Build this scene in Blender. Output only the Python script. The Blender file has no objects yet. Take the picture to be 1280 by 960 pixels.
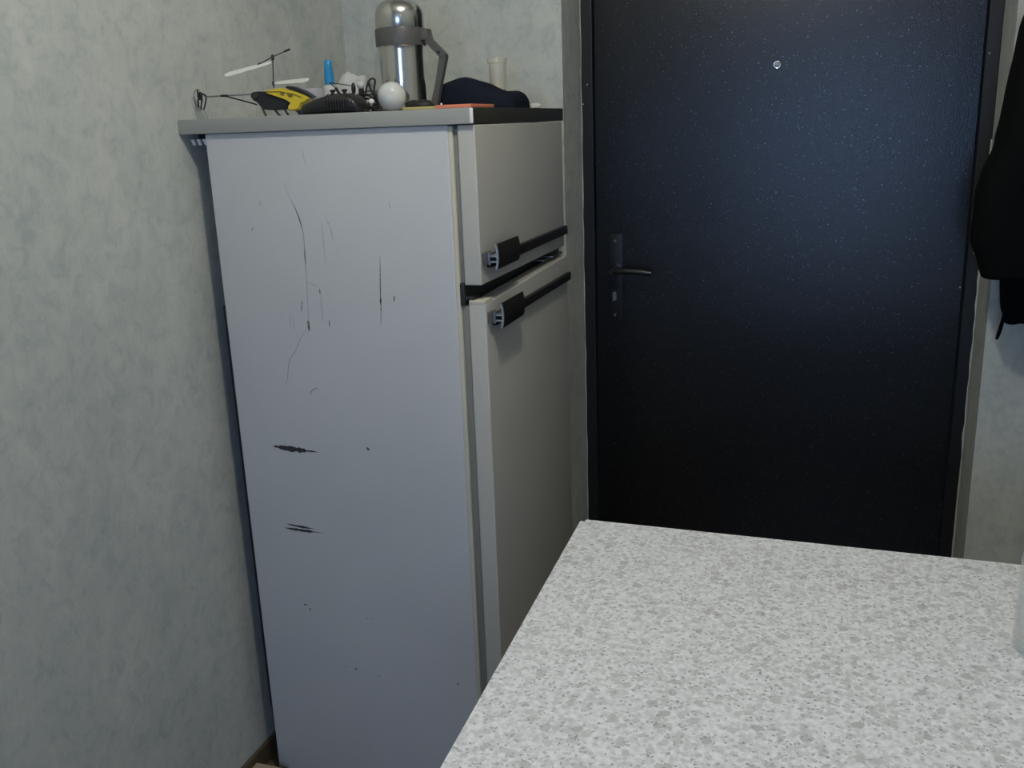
import bpy, bmesh, math, random
from mathutils import Vector, Matrix, noise

S = bpy.context.scene
COL = S.collection
rnd = random.Random(7)

# ------------------------------------------------------------------ camera
cam_data = bpy.data.cameras.new('camera')
cam = bpy.data.objects.new('camera', cam_data); COL.objects.link(cam)
R_ = Vector((0.94849755, 0.3147145, -0.03615485)); U_ = Vector((-0.05029532, 0.26229043, 0.96367739)); W_ = Vector((-0.31276632, 0.91222723, -0.2646105))
cam.matrix_world = Matrix(((R_.x, U_.x, -W_.x, 0), (R_.y, U_.y, -W_.y, 0), (R_.z, U_.z, -W_.z, 1.444), (0, 0, 0, 1)))
cam_data.sensor_width = 36; cam_data.lens = 1184.01*36/1280; cam_data.clip_start = 0.02
S.camera = cam
# ------------------------------------------------------------------ world, light, exposure
S.view_settings.view_transform = 'Standard'; S.view_settings.look = 'None'
S.view_settings.gamma = 1; S.view_settings.use_curve_mapping = False
S.view_settings.exposure = -0.06
world = bpy.data.worlds.new('world'); S.world = world; world.use_nodes = True
world.node_tree.nodes['Background'].inputs[0].default_value = (0.25, 0.42, 0.8, 1)
world.node_tree.nodes['Background'].inputs[1].default_value = 0.6
LAMP_POS = (-0.20, 0.95, 2.42); LAMP_STRENGTH = 430; LAMP_COL = (1.0, 0.97, 0.87)
WIN = (-0.35, 0.45, 0.95, 1.85)          # x0 x1 z0 z1 of the window in the wall behind the camera
WIN_POWER = 17; WIN_COL = (0.33, 0.54, 1.0)
SCONCE_POS = (0.87, -0.90, 1.95); SCONCE_STRENGTH = 34
al = bpy.data.lights.new('daylight', 'AREA'); al.shape = 'RECTANGLE'; al.size = 0.5; al.size_y = 0.5
al.energy = WIN_POWER; al.color = WIN_COL
alo = bpy.data.objects.new('daylight', al); COL.objects.link(alo)
alo.location = (0.03, -1.38, 1.38); alo.rotation_euler = (math.radians(90), 0, 0)   # shines toward +Y through the window

# ------------------------------------------------------------------ helpers
def new_obj(name, bm, mat=None, parent=None, smooth=False, loc=None):
    me = bpy.data.meshes.new(name); bm.normal_update(); bm.to_mesh(me); bm.free()
    if smooth:
        for p in me.polygons: p.use_smooth = True
        if smooth != 'all':
            try: me.set_sharp_from_angle(angle=math.radians(38))
            except Exception: pass
    o = bpy.data.objects.new(name, me); COL.objects.link(o)
    if mat:
        for m in (mat if isinstance(mat, (list, tuple)) else [mat]): me.materials.append(m)
    if parent:
        o.parent = parent
        root = parent
        off = Vector((0, 0, 0))
        while root: off += root.location; root = root.parent
        o.location = -off if loc is None else Vector(loc) - off
    elif loc is not None: o.location = loc
    return o

def empty(name, loc, label=None, cat=None, group=None, kind=None):
    o = bpy.data.objects.new(name, None); COL.objects.link(o); o.location = loc; o.empty_display_size = .05
    return tag(o, label, cat, group, kind)

def tag(o, label=None, cat=None, group=None, kind=None):
    if label: o['label'] = label
    if cat: o['category'] = cat
    if group: o['group'] = group
    if kind: o['kind'] = kind
    return o

def add_box(bm, x0, x1, y0, y1, z0, z1, bev=0, seg=2):
    vs = [bm.verts.new((x, y, z)) for x in (x0, x1) for y in (y0, y1) for z in (z0, z1)]
    f = [(0,1,3,2), (4,6,7,5), (0,4,5,1), (2,3,7,6), (0,2,6,4), (1,5,7,3)]
    fs = [bm.faces.new([vs[i] for i in q]) for q in f]
    if bev:
        es = list({e for q in fs for e in q.edges})
        bmesh.ops.bevel(bm, geom=es, offset=bev, segments=seg, affect='EDGES', profile=.6)
    return bm

def box(name, x0, x1, y0, y1, z0, z1, mat, parent=None, bev=0, seg=2):
    bm = bmesh.new(); add_box(bm, x0, x1, y0, y1, z0, z1, bev, seg)
    return new_obj(name, bm, mat, parent, smooth=bool(bev))

def add_tube(bm, pts, rad, n=8, closed=False):
    pts = [Vector(p) for p in pts]
    rs = rad if isinstance(rad, (list, tuple)) else [rad]*len(pts)
    rings = []; prev = None; N = len(pts)
    for i, p in enumerate(pts):
        a = pts[(i-1) % N] if (closed or i > 0) else p
        b = pts[(i+1) % N] if (closed or i < N-1) else p
        t = (b-a).normalized()
        if prev is None:
            u = t.orthogonal().normalized()
        else:
            u = (prev - t*prev.dot(t))
            u = u.normalized() if u.length > 1e-6 else t.orthogonal().normalized()
        prev = u; v = t.cross(u)
        rings.append([bm.verts.new(p+(u*math.cos(k*2*math.pi/n)+v*math.sin(k*2*math.pi/n))*rs[i]) for k in range(n)])
    for i in range(N if closed else N-1):
        A = rings[i]; B = rings[(i+1) % N]
        for k in range(n): bm.faces.new((A[k], A[(k+1) % n], B[(k+1) % n], B[k]))
    if not closed:
        bm.faces.new(rings[0][::-1]); bm.faces.new(rings[-1])
    return bm

def smooth_pts(pts, n=6):
    pts = [Vector(p) for p in pts]; out = []
    for i in range(len(pts)-1):
        p0 = pts[max(i-1, 0)]; p1 = pts[i]; p2 = pts[i+1]; p3 = pts[min(i+2, len(pts)-1)]
        for k in range(n):
            t = k/n
            out.append(.5*((2*p1)+(p2-p0)*t+(2*p0-5*p1+4*p2-p3)*t*t+(3*p1-p0-3*p2+p3)*t**3))
    out.append(pts[-1]); return out

def add_lathe(bm, prof, c=(0, 0, 0), n=40, axis='Z', M=None):
    rings = []
    for r, z in prof:
        ring = []
        for k in range(n if r > 1e-6 else 1):
            a = k*2*math.pi/n; x, y = r*math.cos(a), r*math.sin(a)
            v = Vector((x, y, z))
            if axis == 'Y': v = Vector((x, z, y))
            if axis == 'X': v = Vector((z, x, y))
            if M: v = M @ v
            ring.append(bm.verts.new(v+Vector(c)))
        rings.append(ring)
    for A, B in zip(rings, rings[1:]):
        if len(A) == 1 and len(B) == 1: continue
        for k in range(n):
            k2 = (k+1) % n
            if len(A) == 1: bm.faces.new((A[0], B[k], B[k2]))
            elif len(B) == 1: bm.faces.new((A[k], A[k2], B[0]))
            else: bm.faces.new((A[k], A[k2], B[k2], B[k]))
    bmesh.ops.recalc_face_normals(bm, faces=bm.faces[:])
    return bm

def add_prism(bm, poly, axis, a, b):
    """poly: 2D outline; extruded along axis from a to b. axis 'Y': poly is (x,z); 'X': (y,z); 'Z': (x,y)"""
    def P(p, t):
        return {'Y': (p[0], t, p[1]), 'X': (t, p[0], p[1]), 'Z': (p[0], p[1], t)}[axis]
    A = [bm.verts.new(P(p, a)) for p in poly]; B = [bm.verts.new(P(p, b)) for p in poly]
    n = len(poly)
    bm.faces.new(A); bm.faces.new(B[::-1])
    for k in range(n): bm.faces.new((A[k], B[k], B[(k+1) % n], A[(k+1) % n]))
    bmesh.ops.recalc_face_normals(bm, faces=bm.faces[:])
    return bm

def add_blob(bm, c, s, nu=28, nv=16, f=None):
    """closed ellipsoid, f(unit vector)->scale vector offset"""
    rings = []
    for j in range(nv+1):
        th = math.pi*j/nv; ring = []
        for i in range(nu if 0 < j < nv else 1):
            ph = 2*math.pi*i/nu
            d = Vector((math.sin(th)*math.cos(ph), math.sin(th)*math.sin(ph), math.cos(th)))
            p = Vector((d.x*s[0], d.y*s[1], d.z*s[2]))
            if f: p = f(d, p)
            ring.append(bm.verts.new(Vector(c)+p))
        rings.append(ring)
    for A, B in zip(rings, rings[1:]):
        for k in range(nu):
            k2 = (k+1) % nu
            if len(A) == 1: bm.faces.new((A[0], B[k], B[k2]))
            elif len(B) == 1: bm.faces.new((A[k2], A[k], B[0]))
            else: bm.faces.new((A[k2], A[k], B[k], B[k2]))
    bmesh.ops.recalc_face_normals(bm, faces=bm.faces[:])
    return bm

# ------------------------------------------------------------------ materials
def mat(name, col, rough=.5, metal=0, spec=.5, **kw):
    m = bpy.data.materials.new(name); m.use_nodes = True
    b = m.node_tree.nodes['Principled BSDF']
    b.inputs['Base Color'].default_value = (*col, 1); b.inputs['Roughness'].default_value = rough
    b.inputs['Metallic'].default_value = metal; b.inputs['Specular IOR Level'].default_value = spec
    for k, v in kw.items(): b.inputs[k.replace('_', ' ')].default_value = v
    return m
def nt(m): return m.node_tree.nodes, m.node_tree.links, m.node_tree.nodes['Principled BSDF']
def coords(m, scale=(1, 1, 1), rot=(0, 0, 0)):
    N, L, b = nt(m)
    g = N.new('ShaderNodeNewGeometry'); mp = N.new('ShaderNodeMapping')
    mp.inputs['Scale'].default_value = scale; mp.inputs['Rotation'].default_value = rot
    L.new(g.outputs['Position'], mp.inputs[0]); return mp.outputs[0]
def noise_n(m, vec, scale, detail=4, rough=.55, dist=0):
    N, L, b = nt(m); n = N.new('ShaderNodeTexNoise'); n.inputs['Scale'].default_value = scale
    n.inputs['Detail'].default_value = detail; n.inputs['Roughness'].default_value = rough; n.inputs['Distortion'].default_value = dist
    L.new(vec, n.inputs['Vector']); return n.outputs[0]
def ramp(m, fac, stops, interp='LINEAR'):
    N, L, b = nt(m); r = N.new('ShaderNodeValToRGB'); r.color_ramp.interpolation = interp
    e = r.color_ramp.elements
    while len(e) < len(stops): e.new(.5)
    for el, (p, c) in zip(e, stops):
        el.position = p; el.color = (*c, 1) if len(c) == 3 else c
    L.new(fac, r.inputs[0]); return r.outputs[0]
def mixc(m, fac, a, b_, mode='MIX'):
    N, L, b = nt(m); x = N.new('ShaderNodeMix'); x.data_type = 'RGBA'; x.blend_type = mode
    for s, v in ((x.inputs[0], fac), (x.inputs[6], a), (x.inputs[7], b_)):
        if hasattr(v, 'is_output') or isinstance(v, bpy.types.NodeSocket): L.new(v, s)
        elif isinstance(v, (int, float)): s.default_value = v
        else: s.default_value = (*v, 1)
    return x.outputs[2]
def bump(m, h, strength=.2, dist=.002):
    N, L, b = nt(m); n = N.new('ShaderNodeBump'); n.inputs['Strength'].default_value = strength; n.inputs['Distance'].default_value = dist
    L.new(h, n.inputs['Height']); L.new(n.outputs[0], b.inputs['Normal'])

def mat_wall(name='decorative_plaster', tint=(1, 1, 1)):
    m = mat(name, (.4, .42, .4), .8, spec=.2); N, L, b = nt(m)
    v = coords(m, (1, 1, .55)); v2 = coords(m, (1, 1, 1), (.5, .3, .4))
    a = noise_n(m, v, 7, 7, .62, .5); c = noise_n(m, v2, 26, 6, .65, .7)
    T = lambda c_: tuple(x*y for x, y in zip(c_, tint))
    ca = ramp(m, a, [(.30, T((.435, .46, .435))), (.5, T((.485, .505, .47))), (.68, T((.54, .545, .505)))])
    cb = ramp(m, c, [(.32, (.84, .87, .885)), (.5, (1, 1, 1)), (.72, (1.09, 1.08, 1.06))])
    o = mixc(m, 1.0, ca, cb, 'MULTIPLY')
    # brushed creases
    v3 = coords(m, (1, 1, .35), (.6, .5, .35)); d = noise_n(m, v3, 60, 3, .7, 1.8)
    cd = ramp(m, d, [(.36, (.90, .92, .92)), (.48, (1, 1, 1)), (.66, (1.0, 1.0, 1.0)), (.76, (1.10, 1.10, 1.09))])
    o = mixc(m, .8, o, cd, 'MULTIPLY'); L.new(o, b.inputs['Base Color'])
    bump(m, d, .25, .0015)
    return m
M = {}
M['wall'] = mat_wall()
M['ceil'] = mat('white_ceiling_paint', (.45, .45, .43), .9)
m = mat('brown_linoleum', (.16, .12, .085), .45); n_ = noise_n(m, coords(m, (1, 6, 1)), 9, 5)
nt(m)[1].new(ramp(m, n_, [(.3, (.12, .085, .055)), (.7, (.22, .165, .115))]), nt(m)[2].inputs['Base Color']); M['floor'] = m
M['baseboard'] = mat('brown_baseboard', (.10, .07, .04), .5)
# fridge enamel
def mat_enamel(name, col, r=.32):
    m = mat(name, col, r); N, L, b = nt(m)
    n1 = noise_n(m, coords(m), 3.0, 3); c = ramp(m, n1, [(.3, tuple(x*.95 for x in col)), (.7, col)]); L.new(c, b.inputs['Base Color'])
    bump(m, noise_n(m, coords(m), 220, 2), .05, .0005); return m
M['enamel'] = mat_enamel('white_enamel_side', (.56, .565, .565), .38)
M['door_enamel'] = mat_enamel('ivory_enamel_door', (.51, .495, .445), .35)
M['cream'] = mat_enamel('yellowed_cream_plastic', (.58, .55, .44), .45)
M['gasket'] = mat('grey_rubber_gasket', (.22, .215, .185), .6)
M['top_grey'] = mat_enamel('grey_laminate_top', (.33, .33, .30), .5)
M['dark_trim'] = mat('dark_olive_trim', (.035, .034, .026), .45)
M['handle_dark'] = mat('dark_brown_plastic', (.012, .010, .009), .42, spec=.3)
m = M['handle_dark']; n_ = noise_n(m, coords(m, (1, .15, 1)), 240, 3)
nt(m)[1].new(ramp(m, n_, [(.3, (.008, .007, .006)), (.7, (.024, .020, .016))]), nt(m)[2].inputs['Base Color'])
M['alu'] = mat('brushed_aluminium', (.75, .78, .80), .3, 1)
M['hollow'] = mat('dark_gap_plastic', (.02, .02, .018), .6)
M['black_metal'] = mat('black_painted_metal', (.012, .013, .015), .5)
M['coil'] = mat('black_coil_wire', (.010, .012, .015), .5)
M['rust'] = mat('bare_dark_steel', (.035, .037, .035), .6)
M['scuff'] = mat('grey_scuff', (.22, .225, .23), .6)
M['scuff2'] = mat('faint_scuff', (.36, .37, .385), .6)
# door powder coat
m = mat('black_hammered_powder_coat', (.003, .003, .003), .29, spec=.55); N, L, b = nt(m)
vo = N.new('ShaderNodeTexVoronoi'); vo.inputs['Scale'].default_value = 330; L.new(coords(m), vo.inputs['Vector'])
nz = noise_n(m, coords(m), 420, 3, .6)
mx = N.new('ShaderNodeMath'); mx.operation = 'ADD'; L.new(vo.outputs[0], mx.inputs[0]); L.new(nz, mx.inputs[1])
bump(m, mx.outputs[0], .32, .0007)
fl = N.new('ShaderNodeTexVoronoi'); fl.inputs['Scale'].default_value = 480; L.new(coords(m), fl.inputs['Vector'])
sep = N.new('ShaderNodeSeparateColor'); L.new(fl.outputs['Color'], sep.inputs[0])
fk = ramp(m, sep.outputs[0], [(.985, (.03, .032, .036)), (.999, (.15, .16, .18))])
fm = ramp(m, sep.outputs[0], [(.985, (0, 0, 0)), (.987, (1, 1, 1))])     # metal flakes in the powder coat
L.new(mixc(m, fm, (.003, .003, .003), fk), b.inputs['Base Color']); L.new(fm, b.inputs['Metallic']); M['door'] = m
M['door_frame'] = mat('black_door_frame_metal', (.004, .0045, .0045), .5)
M['sealant'] = mat('pale_plaster_edge', (.45, .46, .42), .8)
M['chrome'] = mat('chrome', (.8, .82, .85), .15, 1)
M['dull_steel'] = mat('dull_steel', (.30, .31, .32), .4, 1)
M['lens'] = mat('peephole_lens', (.30, .33, .38), .15, spec=.8)
# laminate terrazzo
m = mat('speckled_laminate', (.6, .6, .6), .38); N, L, b = nt(m)
base_v = coords(m)
n0 = noise_n(m, base_v, 120, 4, .6)
c = ramp(m, n0, [(.35, (.66, .665, .68)), (.5, (.77, .775, .79)), (.62, (.86, .865, .88))])
def flakes(scale, th0, th1, col, dens, seed, rad=.33, warp=.004):
    global c
    mp = N.new('ShaderNodeMapping'); mp.inputs['Location'].default_value = (seed*3.1, seed*1.7, 0)
    nn = N.new('ShaderNodeTexNoise'); nn.inputs['Scale'].default_value = scale*1.6; nn.inputs['Detail'].default_value = 2; L.new(base_v, nn.inputs['Vector'])
    vm = N.new('ShaderNodeVectorMath'); vm.operation = 'SCALE'; L.new(nn.outputs['Color'], vm.inputs[0]); vm.inputs['Scale'].default_value = warp
    va = N.new('ShaderNodeVectorMath'); L.new(base_v, va.inputs[0]); L.new(vm.outputs[0], va.inputs[1])
    L.new(va.outputs[0], mp.inputs[0])
    v = N.new('ShaderNodeTexVoronoi'); v.inputs['Scale'].default_value = scale; L.new(mp.outputs[0], v.inputs['Vector'])
    v.voronoi_dimensions = '2D'
    d = ramp(m, v.outputs['Distance'], [(rad, (1, 1, 1)), (rad+.06, (0, 0, 0))])
    s = N.new('ShaderNodeSeparateColor'); L.new(v.outputs['Color'], s.inputs[0])
    k = ramp(m, s.outputs[0], [(1-dens, (0, 0, 0)), (1-dens+.02, (1, 1, 1))])
    k2 = ramp(m, s.outputs[1], [(0, (.35, .35, .35)), (1, (1, 1, 1))])
    f1 = mixc(m, 1.0, d, k, 'MULTIPLY'); f2 = mixc(m, 1.0, f1, k2, 'MULTIPLY')
    bw = N.new('ShaderNodeRGBToBW'); L.new(f2, bw.inputs[0])
    c = mixc(m, bw.outputs[0], c, col)
flakes(85, 0, 0, (.57, .57, .57), .36, 1, .40, .012)
flakes(140, 0, 0, (.60, .595, .60), .45, 2, .38, .009)
flakes(58, 0, 0, (.50, .495, .495), .18, 3, .36, .014)
flakes(190, 0, 0, (.40, .40, .41), .13, 4, .40, .008)
flakes(270, 0, 0, (.26, .26, .28), .10, 5, .38, .006)
L.new(c, b.inputs['Base Color']); M['laminate'] = m
M['edge'] = mat('white_edge_band', (.62, .62, .6), .5)
M['steel'] = mat('polished_steel', (.62, .60, .56), .17, 1)
M['steel_cup'] = mat('polished_steel_cup', (.58, .57, .53), .2, 1)
M['grey_plastic'] = mat('grey_plastic', (.085, .083, .078), .45)
M['black_plastic'] = mat('black_plastic', (.012, .012, .013), .35)
M['black_rubber'] = mat('black_rubber', (.010, .010, .010), .6)
M['yellow'] = mat('yellow_plastic', (.62, .46, .03), .3)
M['dark_ochre'] = mat('dark_ochre_print', (.22, .13, .01), .35)
M['rotor'] = mat('translucent_rotor_plastic', (.85, .85, .78), .3, Alpha=.6)
M['white_bulb'] = mat('frosted_white_glass', (.55, .55, .53), .06, spec=.7)
M['white_plastic'] = mat('white_plastic', (.75, .75, .73), .3)
M['blue_plastic'] = mat('blue_plastic', (.02, .24, .50), .3)
M['cloudy'] = mat('cloudy_plastic', (.62, .62, .58), .3, Alpha=.75)
M['bag'] = mat('white_film', (.62, .62, .58), .35, Alpha=.85)
M['carton'] = mat('white_card', (.48, .47, .53), .6)
M['carton_blue'] = mat('blue_card', (.03, .05, .16), .6)
m = mat('navy_knit', (.010, .013, .022), .95, spec=.1); N, L, b = nt(m)
wv = N.new('ShaderNodeTexWave'); wv.inputs['Scale'].default_value = 140; wv.inputs['Distortion'].default_value = 2; L.new(coords(m, (1, .6, .3)), wv.inputs['Vector'])
bump(m, wv.outputs[0], .4, .001); M['navy'] = m
m = mat('black_fabric', (.0025, .0028, .003), .9, spec=.12); N, L, b = nt(m)
bump(m, noise_n(m, coords(m), 900, 2), .3, .0006); M['fabric'] = m
m = mat('dark_navy_fabric', (.003, .0045, .0065), .9, spec=.12); bump(m, noise_n(m, coords(m), 700, 2), .3, .0006); M['fabric2'] = m
M['cream_plastic'] = mat('cream_translucent_plastic', (.66, .63, .52), .25, Alpha=.42)
M['orange'] = mat('orange_red_cover', (.70, .22, .12), .4)
M['ochre'] = mat('yellow_cover', (.45, .38, .14), .5)
M['paper'] = mat('white_paper', (.60, .60, .57), .8)
m = mat('pale_wood', (.40, .31, .22), .55); n_ = noise_n(m, coords(m, (1, 12, 1)), 18, 5)
nt(m)[1].new(ramp(m, n_, [(.3, (.34, .26, .18)), (.7, (.46, .37, .27))]), nt(m)[2].inputs['Base Color']); M['wood'] = m
m = mat('clear_plastic', (.72, .75, .73), .12, IOR=1.3); nt(m)[2].inputs['Alpha'].default_value = .24; M['clear'] = m
def emit(name, col, s):
    m = bpy.data.materials.new(name); m.use_nodes = True; N = m.node_tree.nodes; N.clear()
    e = N.new('ShaderNodeEmission'); o = N.new('ShaderNodeOutputMaterial'); e.inputs[0].default_value = (*col, 1); e.inputs[1].default_value = s
    m.node_tree.links.new(e.outputs[0], o.inputs[0]); return m

# ------------------------------------------------------------------ setting
XL, XR, YB, YF, ZC = -1.219, 1.00, 2.326, -1.15, 2.60
def struct(name, bm, m_, parent=None, label=None):
    o = new_obj(name, bm, m_, parent)
    if parent is None: o['kind'] = 'structure'
    if label: o['label'] = label
    return o
bm = bmesh.new(); add_box(bm, XL-.2, XR+.2, YF-.2, YB+.5, -.1, 0); struct('floor', bm, M['floor'], label='brown linoleum floor in the gap between wall and fridge')
bm = bmesh.new(); add_box(bm, XL-.2, XR+.2, YF-.2, YB+.5, ZC, ZC+.1); struct('ceiling', bm, M['ceil'], label='plain white ceiling above the frame')
bm = bmesh.new(); add_box(bm, XL-.2, XL, YF-.2, YB+.5, 0, ZC); struct('wall_left', bm, M['wall'], label='mottled grey-green plaster wall left of the fridge')
bm = bmesh.new(); add_box(bm, XR, XR+.2, YF-.2, YB+.5, 0, ZC); struct('wall_right', bm, M['wall'], label='mottled grey-green plaster wall out of frame on the right')
DX0, DX1, DZ = -.6385, .3412, 2.09       # door opening
bm = bmesh.new()
T = .30
pts = {}
def ringbox(bm, xs, zs, y0, y1, hole):
    # wall slab with one rectangular hole, clean shared topology: xs/zs have 4 values
    for i in range(3):
        for j in range(3):
            if (i, j) in hole: continue
            add_box(bm, xs[i], xs[i+1], y0, y1, zs[j], zs[j+1])
    bmesh.ops.remove_doubles(bm, verts=bm.verts[:], dist=1e-5)
ringbox(bm, [XL, DX0, DX1, XR], [0, .001, DZ, ZC], YB, YB+T, {(1, 0), (1, 1)})
struct('wall_back', bm, M['wall'], label='mottled grey plaster wall around the recessed black door')
bm = bmesh.new()
ringbox(bm, [XL, WIN[0], WIN[1], XR], [0, WIN[2], WIN[3], ZC], YF-.2, YF, {(1, 1)})
struct('wall_front', bm, M['wall'], label='plaster wall with the window, behind the camera')
# window behind the camera
win = empty('window_1', ((WIN[0]+WIN[1])/2, YF-.1, WIN[2]), 'white framed window behind the camera', kind='structure')
bm = bmesh.new()
for a in ((WIN[0], WIN[0]+.05, WIN[2], WIN[3]), (WIN[1]-.05, WIN[1], WIN[2], WIN[3]), (WIN[0]+.05, WIN[1]-.05, WIN[2], WIN[2]+.05), (WIN[0]+.05, WIN[1]-.05, WIN[3]-.05, WIN[3])):
    add_box(bm, a[0], a[1], YF-.14, YF-.08, a[2], a[3])
new_obj('window_frame', bm, M['white_plastic'], win)
gm = bpy.data.materials.new('window_glass'); gm.use_nodes = True; N = gm.node_tree.nodes; N.clear()
t_ = N.new('ShaderNodeBsdfTransparent'); g_ = N.new('ShaderNodeBsdfGlossy'); x_ = N.new('ShaderNodeMixShader'); o_ = N.new('ShaderNodeOutputMaterial')
g_.inputs['Roughness'].default_value = .02; x_.inputs[0].default_value = .06
gm.node_tree.links.new(t_.outputs[0], x_.inputs[1]); gm.node_tree.links.new(g_.outputs[0], x_.inputs[2]); gm.node_tree.links.new(x_.outputs[0], o_.inputs[0])
box('pane', WIN[0]+.05, WIN[1]-.05, YF-.112, YF-.108, WIN[2]+.05, WIN[3]-.05, gm, win)
# baseboard
bm = bmesh.new(); add_box(bm, XL, XL+.010, YF, YB, 0, .052, .003); struct('baseboard_left', bm, M['baseboard'], label='brown baseboard along the left wall behind the fridge')
bm = bmesh.new(); add_box(bm, XL+.011, DX0-.02, YB-.016, YB, 0, .052, .004); struct('baseboard_back', bm, M['baseboard'], label='brown baseboard along the back wall behind the fridge')

# ------------------------------------------------------------------ entrance door
YD = 2.505
door = empty('door_1', (-.15, YD, 0), 'black powder-coated metal entrance door in a plastered recess', kind='structure')
FW = .030
bm = bmesh.new()
add_box(bm, DX0, DX0+FW, YD, YB+T, 0, DZ, .002); add_box(bm, DX1-FW, DX1, YD, YB+T, 0, DZ, .002); add_box(bm, DX0+FW, DX1-FW, YD, YB+T, DZ-FW, DZ, .002)
add_box(bm, DX0+FW, DX1-FW, YD+.01, YB+T, 0, .03, .002)
new_obj('door_frame', bm, M['door_frame'], door)
bm = bmesh.new(); add_box(bm, DX0+FW+.003, DX1-FW-.003, YD+.008, YD+.06, .033, DZ-FW-.003, .0025)
leaf = new_obj('door_leaf', bm, M['door'], door)
# peephole
bm = bmesh.new(); add_lathe(bm, [(0, -.004), (.0058, -.0045), (.0075, -.007), (.0092, -.0065), (.0098, -.001), (.0098, 0)], (-.148, YD+.008, 1.5595), 28, 'Y')
ph = new_obj('peephole', bm, M['chrome'], door, smooth='all')
bm = bmesh.new(); add_lathe(bm, [(0, -.0085), (.004, -.0075), (.0062, -.005)], (-.148, YD+.008, 1.5595), 24, 'Y'); new_obj('lens', bm, M['lens'], ph, smooth='all')
# lock plate and lever
bm = bmesh.new(); add_box(bm, -.568, -.532, YD+.003, YD+.008, .915, 1.150, .0022)
new_obj('lock_plate', bm, M['door_frame'], door, smooth=True)
bm = bmesh.new()
add_lathe(bm, [(0, -.052), (.009, -.052), (.011, -.045), (.011, -.004), (.017, -.003), (.017, 0)], (-.550, YD+.004, 1.056), 24, 'Y')
add_tube(bm, smooth_pts([(-.550, YD-.042, 1.056), (-.52, YD-.046, 1.057), (-.48, YD-.046, 1.056), (-.446, YD-.044, 1.052)], 5), [.0085]*8+[.008]*8, 10)
new_obj('door_handle', bm, M['black_plastic'], door, smooth=True)
bm = bmesh.new(); add_lathe(bm, [(0, -.006), (.003, -.006), (.0045, -.003), (.0045, 0)], (-.551, YD+.004, 1.1315), 14, 'Y')
new_obj('screw', bm, M['dull_steel'], door, smooth=True)
bm = bmesh.new(); add_prism(bm, [(-.559, .967), (-.553, .970), (-.549, .972), (-.549, .990), (-.551, .994), (-.559, .992)], 'Y', YD-.002, YD+.004)
new_obj('lock_cylinder', bm, M['dull_steel'], door)
bm = bmesh.new(); add_lathe(bm, [(0, -.005), (.003, -.005), (.004, -.002), (.004, 0)], (-.5535, YD+.004, .9295), 14, 'Y')
s2 = new_obj('screw', bm, M['dull_steel'], door, smooth=True)
# rough pale plaster bead where the recess meets the frame
def bead(name, pts, w, m_, label, n):
    bm = bmesh.new()
    add_tube(bm, pts, w, 6)
    o = new_obj(name, bm, m_, smooth=True); o['kind'] = 'structure'; o['label'] = label
r1 = random.Random(3)
zz = [0.02+i*.03 for i in range(46)]
bead('trim_1', [(DX1-.0015+r1.uniform(-.001, .001), YD-.002, z) for z in zz], [r1.uniform(.0012, .0032) for z in zz], M['sealant'], 'ragged pale plaster line beside the right side of the door frame', 1)
bead('trim_2', [(DX0+.001+r1.uniform(-.001, .001), YD-.002, z*1.45) for z in zz], [r1.uniform(.0006, .0018) for z in zz], M['sealant'], 'thin pale plaster line beside the left side of the door frame', 2)
# paint specks on the frame
for x, z in ((-.622, 1.535), (-.634, 1.487), (.325, 1.105), (.302, 1.02), (.331, 1.30), (.318, 1.56)):
    bm = bmesh.new(); add_lathe(bm, [(0, -.0012), (.0016, -.0008), (.002, 0)], (x, YD if (x < -.61 or x > .312) else YD+.008, z), 8, 'Y')
    new_obj('paint_speck', bm, M['sealant'], door, smooth=True)

# ------------------------------------------------------------------ refrigerator
FY0, FY1 = 1.617, 2.197
fr = empty('refrigerator', (-.9, 1.9, 0), 'old white two-door fridge with scratched side, standing beside the black door', 'refrigerator')
box('body', -1.1661, -.657, FY0, FY1, .012, 1.4465, M['enamel'], fr, .0035, 3)
box('front_frame', -.657, -.6495, FY0+.001, FY1-.001, .05, 1.444, M['cream'], fr, .001)
box('gasket', -.6495, -.6402, FY0+.006, FY1-.006, 1.163, 1.440, M['gasket'], fr, .002)
box('gasket', -.6495, -.6345, FY0+.006, FY1-.006, .12, 1.120, M['gasket'], fr, .002)
box('crossbar', -.6505, -.641, FY0+.001, FY1-.002, 1.121, 1.162, M['hollow'], fr, .001)
for x in (-1.13, -.70):
    for y in (1.65, 2.16):
        bm = bmesh.new(); add_lathe(bm, [(0, 0), (.017, 0), (.017, .008), (.010, .012), (0, .0125)], (x, y, 0), 18); new_obj('foot', bm, M['black_plastic'], fr, smooth=True)
# doors
fd = box('freezer_door', -.6396, -.606, FY0, FY1-.006, 1.1595, 1.4455, M['door_enamel'], fr, .003, 3)
bm = bmesh.new()
yy0, yy1 = FY0, FY1-.006
vs = []
for x in (-.634, -.600):
    for y, zt in ((yy0, 1.1260), (yy1, 1.1365)):
        for z in (.13, zt): vs.append(bm.verts.new((x, y, z)))
for q in [(0,1,3,2), (4,6,7,5), (0,4,5,1), (2,3,7,6), (0,2,6,4), (1,5,7,3)]: bm.faces.new([vs[i] for i in q])
bmesh.ops.bevel(bm, geom=bm.edges[:], offset=.0032, segments=3, affect='EDGES', profile=.6)
md = new_obj('main_door', bm, M['door_enamel'], fr, smooth=True)
# worn cream corner cap on the lower door
bm = bmesh.new(); add_box(bm, -.633, -.6005, FY0-.0005, FY0+.040, 1.124, 1.1315, .002); new_obj('corner_cap', bm, M['cream'], md, smooth=True)
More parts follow.
